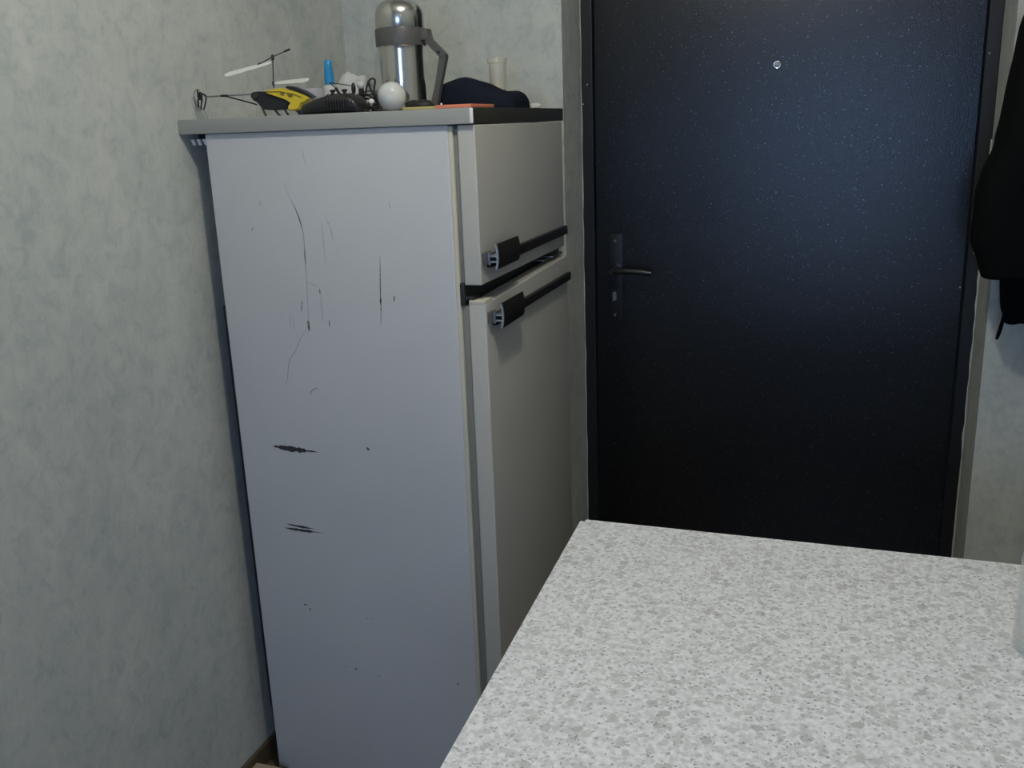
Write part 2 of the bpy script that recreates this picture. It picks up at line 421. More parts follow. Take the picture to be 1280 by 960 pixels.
# hinge pieces seen in the gap
bm = bmesh.new(); add_box(bm, -.640, -.609, 2.10, 2.185, 1.1425, 1.1465, .001); add_box(bm, -.640, -.612, 2.04, 2.09, 1.143, 1.1455, .0008)
new_obj('hinge_plate', bm, M['dull_steel'], fr, smooth=True)
bm = bmesh.new(); add_lathe(bm, [(0, 0), (.006, 0), (.006, .022), (0, .022)], (-.620, 2.165, 1.1385), 16); new_obj('hinge_pin', bm, M['hollow'], fr, smooth=True)
bm = bmesh.new(); add_box(bm, -.655, -.624, FY0+.004, FY0+.03, 1.131, 1.138, .001); new_obj('gap_block', bm, M['hollow'], fr)
# handles
def handle(dr, xs, z0, z1, pz0, pz1, off):
    box('handle_bar', xs, xs+.010, 1.648, FY1-.008, z0, z1, M['handle_dark'], dr, .002)
    # slightly curved grip plate standing off the door
    bm = bmesh.new(); n = 8; prof = []
    for i in range(n+1):
        t = i/n; z = pz0+(pz1-pz0)*t; prof.append((xs+off-.0035*(2*t-1)**2, z))
    poly = prof+[(x-.0028, z) for x, z in prof[::-1]]
    A = [bm.verts.new((x, 1.642, z)) for x, z in poly]; B = [bm.verts.new((x, 1.770, z)) for x, z in poly]
    bm.faces.new(A); bm.faces.new(B[::-1])
    for k in range(len(poly)): bm.faces.new((A[k], B[k], B[(k+1) % len(poly)], A[(k+1) % len(poly)]))
    bmesh.ops.recalc_face_normals(bm, faces=bm.faces[:])
    new_obj('grip_plate', bm, M['handle_dark'], dr, smooth=True)
    # aluminium profile end: plate edge, web and clip
    bm = bmesh.new(); zc = (pz0+pz1)/2-.002
    poly2 = [(x+.0004, z) for x, z in prof]+[(x-.0034, z) for x, z in prof[::-1]]
    add_prism(bm, [(y, z) for y, z in poly2], 'Y', 1.6385, 1.6422)
    add_box(bm, xs+.009, xs+off-.002, 1.6387, 1.70, zc+.002, zc+.0055)
    add_box(bm, xs+.009, xs+off-.002, 1.6387, 1.70, zc-.0085, zc-.005)
    add_box(bm, xs+.0075, xs+.0105, 1.6387, 1.70, zc-.012, zc+.009)
    new_obj('profile_bracket', bm, M['alu'], dr)
    box('bracket_base', xs+.0002, xs+.0076, 1.624, 1.655, zc-.011, zc+.011, M['grey_plastic'], dr, .001)
handle(fd, -.606, 1.188, 1.208, 1.186, 1.2324, .027)
handle(md, -.600, 1.079, 1.097, 1.0755, 1.1225, .027)
# top slab
tp = box('top_panel', -1.2185, -.609, 1.609, 2.204, 1.447, 1.4745, M['top_grey'], fr, .0015)
box('front_edge_trim', -.609, -.606, 1.6115, 2.204, 1.447, 1.4745, M['dark_trim'], tp, .0008)
box('corner_strip', -.6115, -.6055, 1.6085, 1.6125, 1.4475, 1.4735, M['white_plastic'], tp, .001)
box('hinge_cover', -.640, -.607, 2.03, 2.11, 1.4460, 1.4500, M['cream'], fr, .001)
# under the slab at the back: bracket with three pale tabs
box('rear_bracket', -1.212, -1.1665, 1.66, 2.16, 1.425, 1.4468, M['black_metal'], fr, .001)
for k in range(3):
    x = -1.2135+k*.0135; bm = bmesh.new(); add_prism(bm, [(x, 1.437), (x+.008, 1.4368), (x+.011, 1.4255), (x+.004, 1.426)], 'Y', 1.636, 1.641); new_obj('vent_tab', bm, M['white_plastic'], fr)
# condenser grid at the back
bm = bmesh.new()
path = [(-1.1975, 1.66, 1.10), (-1.1975, 1.66, .16), (-1.196, 1.662, .135), (-1.185, 1.665, .128), (-1.168, 1.67, .135)]
add_tube(bm, path, .0028, 8)
for k in range(12):
    z = .22+k*.073
    add_tube(bm, [(-1.193, 1.68, z), (-1.193, 2.14, z)], .0024, 6)
for k in range(9):
    y = 1.70+k*.052
    add_tube(bm, [(-1.1965, y, .18), (-1.1965, y, 1.06)], .0012, 5)
for z in (.3, .95):
    add_tube(bm, [(-1.1661, 1.69, z), (-1.193, 1.69, z)], .002, 6); add_tube(bm, [(-1.1661, 2.12, z), (-1.193, 2.12, z)], .002, 6)
new_obj('condenser_coil', bm, M['coil'], fr, smooth=True)
box('rear_plate', -1.180, -1.1661, 1.635, 2.16, .10, 1.10, M['coil'], fr, .002)
# paint chips and scratches on the near side
def chip(pts, m_, name='paint_chip', t=.0004):
    bm = bmesh.new(); add_prism(bm, pts, 'Y', FY0-t, FY0+.001); return new_obj(name, bm, m_, fr)
def px(u, v):   # point of the side panel from two measured anchors (metres)
    return (u, v)
def ragged(x0, z0, x1, z1, wmax, n=26, seed=1, sag=0):
    r = random.Random(seed); up = []; dn = []
    for i in range(n+1):
        t = i/n; x = x0+(x1-x0)*t; z = z0+(z1-z0)*t
        w = wmax*(math.sin(math.pi*min(1, t*1.05+.0))**.7 if 0 < t < .95 else .06)*r.uniform(.45, 1)
        if sag: w *= (1 if t < .72 else .45)
        up.append((x, z+w*.4+r.uniform(0, wmax*.1))); dn.append((x+r.uniform(-.0006, .0006), z-w*.6))
    return up+dn[::-1]
chip(ragged(-1.0886, .8125, -.981, .8065, .0135, 30, 4, 1), M['rust'])
chip(ragged(-1.074, .6375, -1.008, .6325, .0052, 18, 5), M['rust'])
chip(ragged(-1.080, .628, -.988, .6255, .0072, 22, 6, 1), M['rust'])
for (x, z, w, h, s) in ((-.8664, .8231, .006, .008, 1), (-1.0492, .4500, .010, .003, 2), (-1.0382, .4405, .006, .003, 3), (-.8914, .4387, .006, .0025, 4), (-.902, .438, .004, .002, 8), (-.939, .3093, .007, .005, 5), (-.700, .3125, .006, .003, 6), (-.885, .300, .010, .002, 7), (-.962, .310, .005, .002, 9)):
    chip(ragged(x-w/2, z+h*.2, x+w/2, z-h*.2, h, 8, s), M['rust'] if s not in (7, 9, 4) else M['scuff'])
def scratch(pts, w, m_):
    P = smooth_pts([(x, 0, z) for x, z in pts], 7); n = len(P); L_, R2 = [], []
    for i, p in enumerate(P):
        a = P[max(i-1, 0)]; b_ = P[min(i+1, n-1)]; d = (b_-a).normalized(); nn = Vector((-d.z, 0, d.x))
        ww = w*.5*(.35+.65*abs(math.sin(i*1.7+pts[0][0]*50)))*(min(1, 3*i/n+.15, 3*(n-1-i)/n+.15))
        L_.append((p.x+nn.x*ww, p.z+nn.z*ww)); R2.append((p.x-nn.x*ww, p.z-nn.z*ww))
    chip(L_+R2[::-1], m_, 'scratch', .00025)
S1, S2 = M['scuff'], M['scuff2']
scratch([(-1.000, 1.352), (-.992, 1.325), (-.9823, 1.3065), (-.971, 1.27), (-.9682, 1.2423), (-.970, 1.19), (-.9725, 1.13), (-.9743, 1.0845)], .0022, S2)
scratch([(-.9823, 1.3065), (-.974, 1.283), (-.9700, 1.262)], .0026, S1)
scratch([(-.969, 1.225), (-.9695, 1.195)], .0022, S1)
scratch([(-.9743, 1.0845), (-.975, 1.062)], .0034, S1)
scratch([(-.9743, 1.0745), (-.995, 1.05), (-1.012, 1.02), (-1.0271, 1.0006), (-1.036, .965), (-1.0432, .941)], .0026, S2)
scratch([(-.8082, 1.2126), (-.8105, 1.18), (-.8125, 1.15), (-.8145, 1.11), (-.8175, 1.0766)], .0019, M['rust'])
scratch([(-.8135, 1.133), (-.814, 1.12)], .0042, M['rust'])
scratch([(-.9889, .9287), (-.981, .940), (-.967, .9451)], .0026, S1)
scratch([(-.944, 1.147), (-.9435, 1.137)], .0044, S1)
scratch([(-.9425, 1.137), (-.9430, 1.08)], .0018, S2)
scratch([(-.9845, 1.125), (-.990, 1.098)], .0028, S1)
scratch([(-.9765, 1.086), (-.976, 1.062)], .0050, S1)
scratch([(-.784, 1.138), (-.786, 1.125)], .0042, S1)
scratch([(-.9285, 1.085), (-.9290, 1.072)], .0034, S1)
scratch([(-.9735, 1.160), (-.955, 1.155), (-.945, 1.150)], .0016, S2)
scratch([(-.918, 1.29), (-.908, 1.262), (-.905, 1.24)], .0018, S2)
scratch([(-.9265, 1.28), (-.9255, 1.20)], .0012, S2)
scratch([(-1.078, 1.268), (-1.084, 1.258)], .0034, S2)
scratch([(-1.055, 1.318), (-1.060, 1.308)], .0030, S2)
scratch([(-.783, 1.315), (-.779, 1.300)], .0022, S2)
scratch([(-.955, 1.415), (-.9500, 1.385)], .0016, S2)
scratch([(-1.016, 1.10), (-1.017, 1.07)], .0018, S2)
scratch([(-1.008, 1.10), (-1.009, 1.06)], .0014, S2)

# ------------------------------------------------------------------ things on top of the fridge
ZT = 1.4745
# thermos
tx, ty = -.8435, 1.85
th = empty('thermos', (tx, ty, ZT), 'tall stainless steel thermos with grey plastic carrying handle on fridge top', 'thermos')
bm = bmesh.new(); add_lathe(bm, [(0, .003), (.043, .003), (.0452, .006), (.0455, .020), (.0455, .118), (.0462, .1275), (.047, .129), (0, .129)], (tx, ty, ZT), 64)
new_obj('flask_body', bm, M['steel'], th, smooth=True)
bm = bmesh.new(); add_lathe(bm, [(0, 0), (.0435, 0), (.0452, .002), (.0452, .006), (0, .006)], (tx, ty, ZT), 48); new_obj('base_ring', bm, M['black_rubber'], th, smooth=True)
bm = bmesh.new()
add_lathe(bm, [(.0465, .128), (.0502, .128), (.0506, .130), (.0506, .159), (.050, .161), (.0465, .161)], (tx, ty, ZT), 64)
add_box(bm, tx+.046, tx+.064, ty-.012, ty+.012, ZT+.136, ZT+.158, .003)
new_obj('handle_band', bm, M['grey_plastic'], th, smooth=True)
bm = bmesh.new()
prof = [(.0475, .160), (.0485, .162), (.0485, .186)]
for i in range(1, 9):
    a = i/8*math.pi/2; prof.append((.0165+.032*math.cos(a), .186+.030*math.sin(a)))
prof += [(0, .217)]
add_lathe(bm, prof, (tx, ty, ZT), 64); new_obj('cup_lid', bm, M['steel_cup'], th, smooth=True)
bm = bmesh.new()
hx = tx
add_prism(bm, [(hx+.056, ZT+.157), (hx+.064, ZT+.156), (hx+.068, ZT+.138), (hx+.099, ZT+.107), (hx+.090, ZT+.098), (hx+.055, ZT+.134)], 'Y', ty-.010, ty+.010)
bmesh.ops.bevel(bm, geom=bm.edges[:], offset=.0015, segments=2, affect='EDGES')
hh = new_obj('upper_handle_arm', bm, M['grey_plastic'], th, smooth=True)
bm = bmesh.new()
add_prism(bm, [(hx+.084, ZT+.104), (hx+.0995, ZT+.106), (hx+.097, ZT+.096), (hx+.084, ZT+.050), (hx+.074, ZT+.010), (hx+.056, ZT+.010), (hx+.062, ZT+.020), (hx+.072, ZT+.052)], 'Y', ty-.008, ty+.008)
bmesh.ops.bevel(bm, geom=bm.edges[:], offset=.0015, segments=2, affect='EDGES')
new_obj('lower_handle_arm', bm, M['grey_plastic'], th, smooth=True)
bm = bmesh.new(); add_lathe(bm, [(0, -.0115), (.0028, -.0115), (.0028, .0115), (0, .0115)], (hx+.085, ty, ZT+.112), 16, 'Y'); new_obj('hinge_pin', bm, M['black_plastic'], th, smooth=True)
# crumpled black cloth strap at foot of the thermos
bm = bmesh.new(); add_blob(bm, (-.785, 1.79, ZT+.0105), (.030, .020, .0115), 24, 12, lambda d, p: p*(1+.22*noise.noise(Vector((d.x*3, d.y*3, d.z*3)))) )
for v in bm.verts: v.co.z = max(v.co.z, ZT+.0002)
tag(new_obj('black_cloth', bm, M['black_rubber'], smooth='all'), 'small crumpled black cloth lying at the foot of the thermos', 'cloth')

# helicopter
hl = empty('toy_helicopter', (-1.03, 1.66, ZT), 'yellow and black toy helicopter with translucent rotor blades, nose toward the thermos', 'toy helicopter')
HY = 1.66
# black chassis
bm = bmesh.new()
add_prism(bm, [(-1.082, 1.522), (-1.078, 1.528), (-1.060, 1.529), (-1.045, 1.527), (-1.035, 1.519), (-1.015, 1.512), (-.998, 1.505), (-.995, 1.497), (-1.005, 1.488), (-1.030, 1.4865), (-1.050, 1.488), (-1.062, 1.495), (-1.066, 1.505), (-1.078, 1.511)], 'Y', HY-.012, HY+.012)
bmesh.ops.bevel(bm, geom=bm.edges[:], offset=.0025, segments=2, affect='EDGES')
new_obj('chassis', bm, M['black_plastic'], hl, smooth=True)
bm = bmesh.new(); add_lathe(bm, [(0, -.0155), (.007, -.0150), (.0085, -.012), (.0085, .012), (.007, .0150), (0, .0155)], (-1.070, HY, 1.520), 20, 'Y'); new_obj('motor', bm, M['hollow'], hl, smooth=True)
# yellow shell: side panels lofted, thicker in the middle
def shell(outline, y0, y1, inset):
    bm = bmesh.new(); c = Vector((sum(p[0] for p in outline)/len(outline), sum(p[1] for p in outline)/len(outline)))
    ys = [(y0, inset), (y0+.004, 1), (y1-.004, 1), (y1, inset)]
    rings = [[bm.verts.new((c.x+(p[0]-c.x)*k, y, c.y+(p[1]-c.y)*k)) for p in outline] for y, k in ys]
    n = len(outline)
    for A, B in zip(rings, rings[1:]):
        for k in range(n): bm.faces.new((A[k], A[(k+1) % n], B[(k+1) % n], B[k]))
    bm.faces.new(rings[0][::-1]); bm.faces.new(rings[-1]); bmesh.ops.recalc_face_normals(bm, faces=bm.faces[:]); return bm
yel = [(-1.050, 1.529), (-1.035, 1.531), (-1.010, 1.534), (-.995, 1.530), (-.975, 1.523), (-.956, 1.514), (-.949, 1.509), (-.952, 1.504), (-.967, 1.499), (-.973, 1.487), (-.985, 1.4835), (-.997, 1.485), (-.996, 1.492), (-.990, 1.500), (-1.000, 1.508), (-1.020, 1.516), (-1.040, 1.523)]
new_obj('cabin_shell', shell(yel, HY-.0185, HY+.0185, .90), M['yellow'], hl, smooth=True)
new_obj('cockpit_canopy', shell([(-1.003, 1.5345), (-.998, 1.5385), (-.985, 1.536), (-.965, 1.5275), (-.950, 1.518), (-.942, 1.511), (-.947, 1.510), (-.960, 1.5165), (-.978, 1.5245)], HY-.013, HY+.013, .92), M['black_plastic'], hl, smooth=True)
for o_ in ([(-1.012, 1.5215), (-1.008, 1.524), (-1.001, 1.521), (-1.003, 1.5165), (-1.009, 1.5175)], [(-.996, 1.519), (-.990, 1.5205), (-.983, 1.517), (-.985, 1.5125), (-.993, 1.513)]):
    bm = bmesh.new(); add_prism(bm, o_, 'Y', HY-.0192, HY-.0180); new_obj('side_vent', bm, M['dark_ochre'], hl)
bm = bmesh.new(); add_prism(bm, [(-1.045, 1.5275), (-1.01, 1.526), (-.985, 1.5205), (-.965, 1.5125), (-.9655, 1.5112), (-.985, 1.519), (-1.01, 1.5245), (-1.045, 1.526)], 'Y', HY-.0192, HY-.0180); new_obj('shell_line', bm, M['black_plastic'], hl)
bm = bmesh.new(); add_blob(bm, (-.952, HY-.008, 1.5085), (.004, .004, .003), 12, 8); new_obj('headlight', bm, M['white_bulb'], hl, smooth='all')
# tail
bm = bmesh.new(); add_tube(bm, [(-1.190, HY, 1.5168), (-1.076, HY, 1.5178)], .0013, 8); new_obj('tail_boom', bm, M['dull_steel'], hl, smooth=True)
bm = bmesh.new(); add_tube(bm, [(-1.150, HY-.002, 1.5172), (-1.138, HY-.002, 1.5155), (-1.070, HY-.006, 1.498)], .0014, 8); add_box(bm, -1.152, -1.136, HY-.004, HY+.003, 1.5150, 1.5192, .0008)
new_obj('tail_strut', bm, M['black_plastic'], hl, smooth=True)
bm = bmesh.new()
add_tube(bm, [(-1.186, HY, 1.5175), (-1.190, HY, 1.5205), (-1.196, HY, 1.523), (-1.203, HY, 1.5225)], .0018, 7)
add_tube(bm, [(-1.186, HY, 1.516), (-1.190, HY, 1.505), (-1.194, HY, 1.4945), (-1.2015, HY, 1.4942), (-1.198, HY, 1.507), (-1.198, HY, 1.517)], .0016, 7)
add_box(bm, -1.204, -1.196, HY-.004, HY+.004, 1.511, 1.526, .001)
new_obj('tail_fin', bm, M['black_plastic'], hl, smooth=True)
bm = bmesh.new()
add_tube(bm, [(-1.2025+.0095*math.cos(a), HY-.005, 1.5145+.0165*math.sin(a)) for a in [k*2*math.pi/28 for k in range(28)]], .0006, 5, closed=True)
add_prism(bm, [(-1.204, 1.516), (-1.201, 1.516), (-1.200, 1.530), (-1.203, 1.530)], 'Y', HY-.0056, HY-.0046)
add_prism(bm, [(-1.204, 1.513), (-1.201, 1.513), (-1.202, 1.499), (-1.205, 1.499)], 'Y', HY-.0056, HY-.0046)
new_obj('tail_rotor', bm, M['black_plastic'], hl, smooth=True)
bm = bmesh.new(); add_tube(bm, [(-1.197, HY, 1.4945), (-1.190, HY-.003, 1.484), (-1.184, HY-.006, 1.476)], .0006, 5); new_obj('tail_skid', bm, M['dull_steel'], hl)
# mast, flybar, blades
bm = bmesh.new(); add_tube(bm, [(-1.0325, HY, 1.527), (-1.0275, HY, 1.588)], .0012, 8)
add_lathe(bm, [(0, 0), (.0032, 0), (.0032, .008), (.002, .010), (0, .010)], (-1.0280, HY, 1.578), 12)
add_lathe(bm, [(0, 0), (.0028, 0), (.0028, .007), (0, .007)], (-1.0318, HY, 1.532), 12)
new_obj('rotor_mast', bm, M['black_plastic'], hl, smooth=True)
bm = bmesh.new(); add_tube(bm, [(-1.065, HY-.006, 1.568), (-1.028, HY, 1.584), (-.992, HY+.006, 1.596)], .0010, 7)
add_tube(bm, [(-1.066, HY-.006, 1.5675), (-1.054, HY-.0045, 1.573)], .0019, 7); add_tube(bm, [(-1.003, HY+.0045, 1.5925), (-.991, HY+.006, 1.5965)], .0019, 7)
new_obj('flybar', bm, M['black_plastic'], hl, smooth=True)
def blade(p0, p1, w0, w1, th_=.0007, tilt=.25):
    p0 = Vector(p0); p1 = Vector(p1); bm = bmesh.new(); n = 10; rows = []
    d = (p1-p0).normalized(); side = d.cross(Vector((0, 0, 1))).normalized(); up = side.cross(d)
    side = side*math.cos(tilt)+up*math.sin(tilt); nn = side.cross(d)
    for i in range(n+1):
        t = i/n; w = (w0+(w1-w0)*t)*(.55 if i == 0 else .45 if i == n else 1)
        c = p0.lerp(p1, t)
        rows.append([bm.verts.new(c+side*w/2*a+nn*th_*b_) for a, b_ in ((-1, 0), (0, 1), (1, 0), (0, -1))])
    for A, B in zip(rows, rows[1:]):
        for k in range(4): bm.faces.new((A[k], A[(k+1) % 4], B[(k+1) % 4], B[k]))
    bm.faces.new(rows[0][::-1]); bm.faces.new(rows[-1]); return bm
new_obj('rotor_blade', blade((-1.031, HY, 1.575), (-1.124, HY-.03, 1.553), .010, .013, tilt=.7), M['rotor'], hl)
new_obj('rotor_blade', blade((-1.028, HY+.002, 1.578), (-1.072, HY+.085, 1.578), .008, .012), M['rotor'], hl)
new_obj('rotor_blade', blade((-1.029, HY, 1.5365), (-.946, HY-.018, 1.5385), .011, .015, tilt=-.6), M['rotor'], hl)
new_obj('rotor_blade', blade((-1.034, HY, 1.536), (-1.070, HY+.05, 1.530), .012, .018, tilt=.5), M['rotor'], hl)
# skid legs, splayed toward the nose
for xa, za, xb, dy in ((-1.0575, 1.492, -1.0495, -.014), (-1.043, 1.492, -1.032, .014), (-1.009, 1.488, -1.000, -.014), (-.993, 1.488, -.985, .014)):
    bm = bmesh.new(); add_tube(bm, [(xa, HY+dy*.7, za), (xb, HY+dy, ZT+.0026), (xb+.003, HY+dy, ZT+.0018)], [.0024, .0022, .0015], 8); new_obj('skid_leg', bm, M['black_plastic'], hl, smooth=True)
for ch in hl.children:
    if ch.name.split('.')[0] in ('chassis', 'motor', 'cabin_shell', 'cockpit_canopy', 'side_vent', 'shell_line', 'headlight'):
        for v in ch.data.vertices: v.co.z = 1.4835+(v.co.z-1.4835)*.85
hl.rotation_euler = (0, 0, math.radians(9)); hl.scale = (.925, 1, 1.015); hl.location = (-1.0445, 1.689, ZT)

# black remote control
rc = empty('remote_control', (-.915, 1.68, ZT), 'black plastic toy remote control between the helicopter and the cable tangle', 'remote control')
topz = [(-.984, .010), (-.978, .019), (-.968, .0215), (-.958, .0235), (-.945, .029), (-.925, .0335), (-.905, .035), (-.885, .034), (-.874, .031), (-.866, .025), (-.861, .014)]
def add_loft_x(bm, sects, cy, zb, ny=14):
    rows = []
    for x, h, w in sects:
        row = []
        for k in range(ny):
            a = 2*math.pi*k/ny; cc, ss = math.cos(a), math.sin(a)
            e = .6
            row.append(bm.verts.new((x, cy+w*math.copysign(abs(cc)**e, cc), zb+h/2+h/2*math.copysign(abs(ss)**e, ss))))
        rows.append(row)
    for A, B in zip(rows, rows[1:]):
        for k in range(ny): bm.faces.new((A[k], A[(k+1) % ny], B[(k+1) % ny], B[k]))
    bm.faces.new(rows[0][::-1]); bm.faces.new(rows[-1]); bmesh.ops.recalc_face_normals(bm, faces=bm.faces[:]); return bm
bm = add_loft_x(bmesh.new(), [(x, h, .016+.016*min(1, i/3) if i < 9 else .026) for i, (x, h) in enumerate(topz)], 1.675, ZT)
new_obj('shell', bm, M['black_plastic'], rc, smooth='all')
for k in range(11):   # ribbed grip
    x = -.922+k*.0055; h = .0345 - abs(k-4)*.0002
    bm = bmesh.new(); add_tube(bm, [(x, 1.6415, ZT+.008), (x, 1.6415, ZT+.022), (x, 1.6475, ZT+.030), (x, 1.658, ZT+.0345)], .0011, 6); new_obj('grip_rib', bm, M['black_rubber'], rc)
for x, y in ((-.922, 1.675), (-.900, 1.68)):
    bm = bmesh.new(); add_lathe(bm, [(0, 0), (.003, 0), (.003, .005), (.0055, .007), (.0055, .0095), (0, .0105)], (x, y, ZT+.033), 16); new_obj('joystick', bm, M['black_rubber'], rc, smooth=True)
bm = bmesh.new(); add_tube(bm, [(-.915, 1.69, ZT+.034), (-.924, 1.692, ZT+.046)], .0028, 8); new_obj('switch', bm, M['black_plastic'], rc, smooth=True)
bm = bmesh.new(); add_tube(bm, [(-.924, 1.692, ZT+.046), (-.941, 1.70, 1.5315)], .0009, 6); add_tube(bm, [(-.941, 1.70, 1.5315), (-.888, 1.695, 1.523)], .0008, 6)
new_obj('antenna', bm, M['hollow'], rc)

rc.location += Vector((.027, -.030, 0))
# black headphones / cable tangle
ct = empty('cable_tangle', (-.855, 1.70, ZT), 'tangle of thin black cables heaped between remote control and white globe bulb', 'cables')
r2 = random.Random(11)
bm = bmesh.new()
for k in range(9):
    cx = -.868+r2.uniform(-.004, .024); cz = ZT+.018+r2.uniform(-.004, .008); cy = 1.69+r2.uniform(-.02, .03)
    rx, rz, ry = r2.uniform(.012, .028), r2.uniform(.010, .017), r2.uniform(.006, .02); ph_ = r2.uniform(0, 6)
    P = []
    for i in range(26):
        a = i/26*2*math.pi
        P.append((cx+rx*math.cos(a+ph_)+.003*math.sin(3*a+ph_), cy+ry*math.sin(a*2+ph_), max(ZT+.0016, cz+rz*math.sin(a+ph_)+.002*math.cos(2*a))))
    add_tube(bm, P, .0013, 6, closed=True)
new_obj('cable_loop', bm, M['black_rubber'], ct, smooth='all')
bm = bmesh.new()
add_tube(bm, smooth_pts([(-.853, 1.69, 1.505), (-.848, 1.69, 1.525), (-.842, 1.695, 1.537), (-.835, 1.70, 1.535), (-.838, 1.70, 1.515), (-.826, 1.69, 1.495), (-.813, 1.67, 1.479), (-.800, 1.645, 1.4768), (-.796, 1.61, 1.4768), (-.776, 1.590, 1.4768)], 5), .0019, 7)
add_tube(bm, smooth_pts([(-.828, 1.70, 1.480), (-.836, 1.70, 1.500), (-.846, 1.70, 1.520), (-.850, 1.70, 1.534)], 5), .0019, 7)
add_tube(bm, smooth_pts([(-.835, 1.70, 1.505), (-.822, 1.71, 1.512), (-.812, 1.71, 1.528), (-.820, 1.72, 1.535)], 5), .0008, 6)
new_obj('cable_end', bm, M['black_rubber'], ct, smooth=True)
for c_, s_ in (((-.8825, 1.70, 1.5215), (.0042, .005, .0115)), ((-.838, 1.705, ZT+.0075), (.012, .010, .0072)), ((-.772, 1.586, ZT+.0024), (.007, .004, .0022))):
    bm = bmesh.new(); add_blob(bm, c_, s_, 16, 10); new_obj('plug', bm, M['black_rubber'], ct, smooth='all')
ct.location += Vector((-.018, .040, 0))
# small bulbs in black sockets
def small_bulb(c, tilt, r, label, m_=M['white_bulb']):
    e = empty('small_bulb', c, label, 'light bulb', 'small white bulbs in black sockets')
    Mx = Matrix.Rotation(tilt[0], 4, 'Y') @ Matrix.Rotation(tilt[1], 4, 'X')
    bm = bmesh.new(); pr = []
    for i in range(10):
        a = math.pi*i/9*.78; pr.append((r*math.sin(a) if i else 0, r*math.cos(a)))
    pr += [(r*.55, -r*.95), (0, -r*.95)]
    add_lathe(bm, pr, c, 22, M=Mx); new_obj('glass', bm, m_, e, smooth='all')
    bm = bmesh.new(); add_lathe(bm, [(0, -r*.85), (r*.66, -r*.8), (r*.72, -r*1.6), (r*.6, -r*2.6), (0, -r*2.7)], c, 18, M=Mx); new_obj('socket', bm, M['black_plastic'], e, smooth=True)
small_bulb((-.884, 1.74, 1.5275), (0, 0), .0078, 'small white bulb standing highest above the black cable tangle')
small_bulb((-.8665, 1.702, 1.4955), (.9, -.3), .0080, 'small shiny white bulb low in the cables beside the remote control')
small_bulb((-.8450, 1.702, 1.4945), (.9, -.3), .0058, 'small shiny white bulb low in the cables nearest the globe bulb', M['white_plastic'])

# white globe bulb lying on its side
gb = empty('globe_bulb', (-.800, 1.70, ZT), 'large frosted white globe light bulb in front of the thermos', 'light bulb')
rg = .0262
bm = bmesh.new(); pr = [(0, -rg)]
for i in range(1, 19):
    a = math.pi*i/22; pr.append((rg*math.sin(a), -rg*math.cos(a)))
pr += [(.013, .031), (.012, .036), (0, .036)]
add_lathe(bm, pr, (-.8005, 1.70, ZT+rg+.0002), 40, 'Y'); new_obj('glass_globe', bm, M['white_bulb'], gb, smooth='all')
bm = bmesh.new(); add_lathe(bm, [(0, .034), (.0125, .034), (.013, .038), (.0122, .040), (.013, .042), (.0122, .044), (.013, .046), (.0122, .048), (.012, .052), (.006, .056), (0, .057)], (-.8005, 1.70, ZT+rg+.0002), 24, 'Y')
new_obj('screw_cap', bm, M['dull_steel'], gb, smooth=True)

gb.location += Vector((.0165, -.035, 0))
# booklet / cards near the corner
bk = empty('booklet', (-.68, 1.68, ZT), 'thin booklet with yellow and orange-red covers at the near front corner', 'booklet')
box('yellow_cover', -.742, -.672, 1.618, 1.745, ZT+.0003, ZT+.0050, M['ochre'], bk, .0008)
box('orange_cover', -.677, -.6095, 1.6135, 1.735, ZT+.0003, ZT+.0062, M['orange'], bk, .0008)
bm = bmesh.new(); add_blob(bm, (-.672, 1.63, ZT+.0075), (.002, .002, .0024), 10, 6); new_obj('pearl_pin', bm, M['white_plastic'], bk, smooth='all')

# navy knitted hat
hp = [(-.815, .004), (-.8125, .030), (-.800, .055), (-.785, .061), (-.765, .0665), (-.749, .0685), (-.735, .0665), (-.715, .058), (-.695, .0485), (-.675, .0405), (-.660, .0368), (-.645, .036), (-.634, .031), (-.628, .018), (-.6285, .004)]
bm = bmesh.new(); rows = []; ny = 22
for i, (x, h) in enumerate(hp):
    w = .028+.047*math.sin(math.pi*i/(len(hp)-1))**.5
    row = []
    for k in range(ny+1):
        t = k/ny*math.pi; yv = 1.965-w*math.cos(t)
        zz_ = h*(math.sin(t)**.55 if 0 < k < ny else 0)
        nz_ = noise.noise(Vector((x*28, yv*28, 1.3)))*.0035+noise.noise(Vector((x*80, yv*60, 2.3)))*.0012
        row.append(bm.verts.new((x+nz_*.3, yv+nz_, ZT+.0004+max(0, zz_+(nz_ if 0 < k < ny else 0)))))
    rows.append(row)
for A, B in zip(rows, rows[1:]):
    for k in range(ny): bm.faces.new((A[k], A[k+1], B[k+1], B[k]))
    bm.faces.new((A[0], B[0], B[ny], A[ny]))
bm.faces.new(rows[0]); bm.faces.new(rows[-1][::-1]); bmesh.ops.recalc_face_normals(bm, faces=bm.faces[:])
bmesh.ops.subdivide_edges(bm, edges=bm.edges[:], cuts=1, use_grid_fill=True, smooth=.3)
for v in bm.verts: v.co.z = max(v.co.z, ZT+.0004)
tag(new_obj('knitted_hat', bm, M['navy'], smooth='all'), 'folded dark navy knitted hat lying right of the thermos', 'hat')

# cream translucent tumbler behind the hat
cu = empty('plastic_tumbler', (-.727, 2.10, ZT), 'pale cream translucent plastic tumbler standing behind the navy hat', 'tumbler')
bm = bmesh.new(); add_lathe(bm, [(0, .0005), (.0175, .0005), (.0195, .10), (.0215, .101), (.0220, .112), (.0200, .112), (.0185, .10), (.0165, .004), (0, .004)], (-.727, 2.10, ZT), 32); new_obj('cup', bm, M['cream_plastic'], cu, smooth=True)
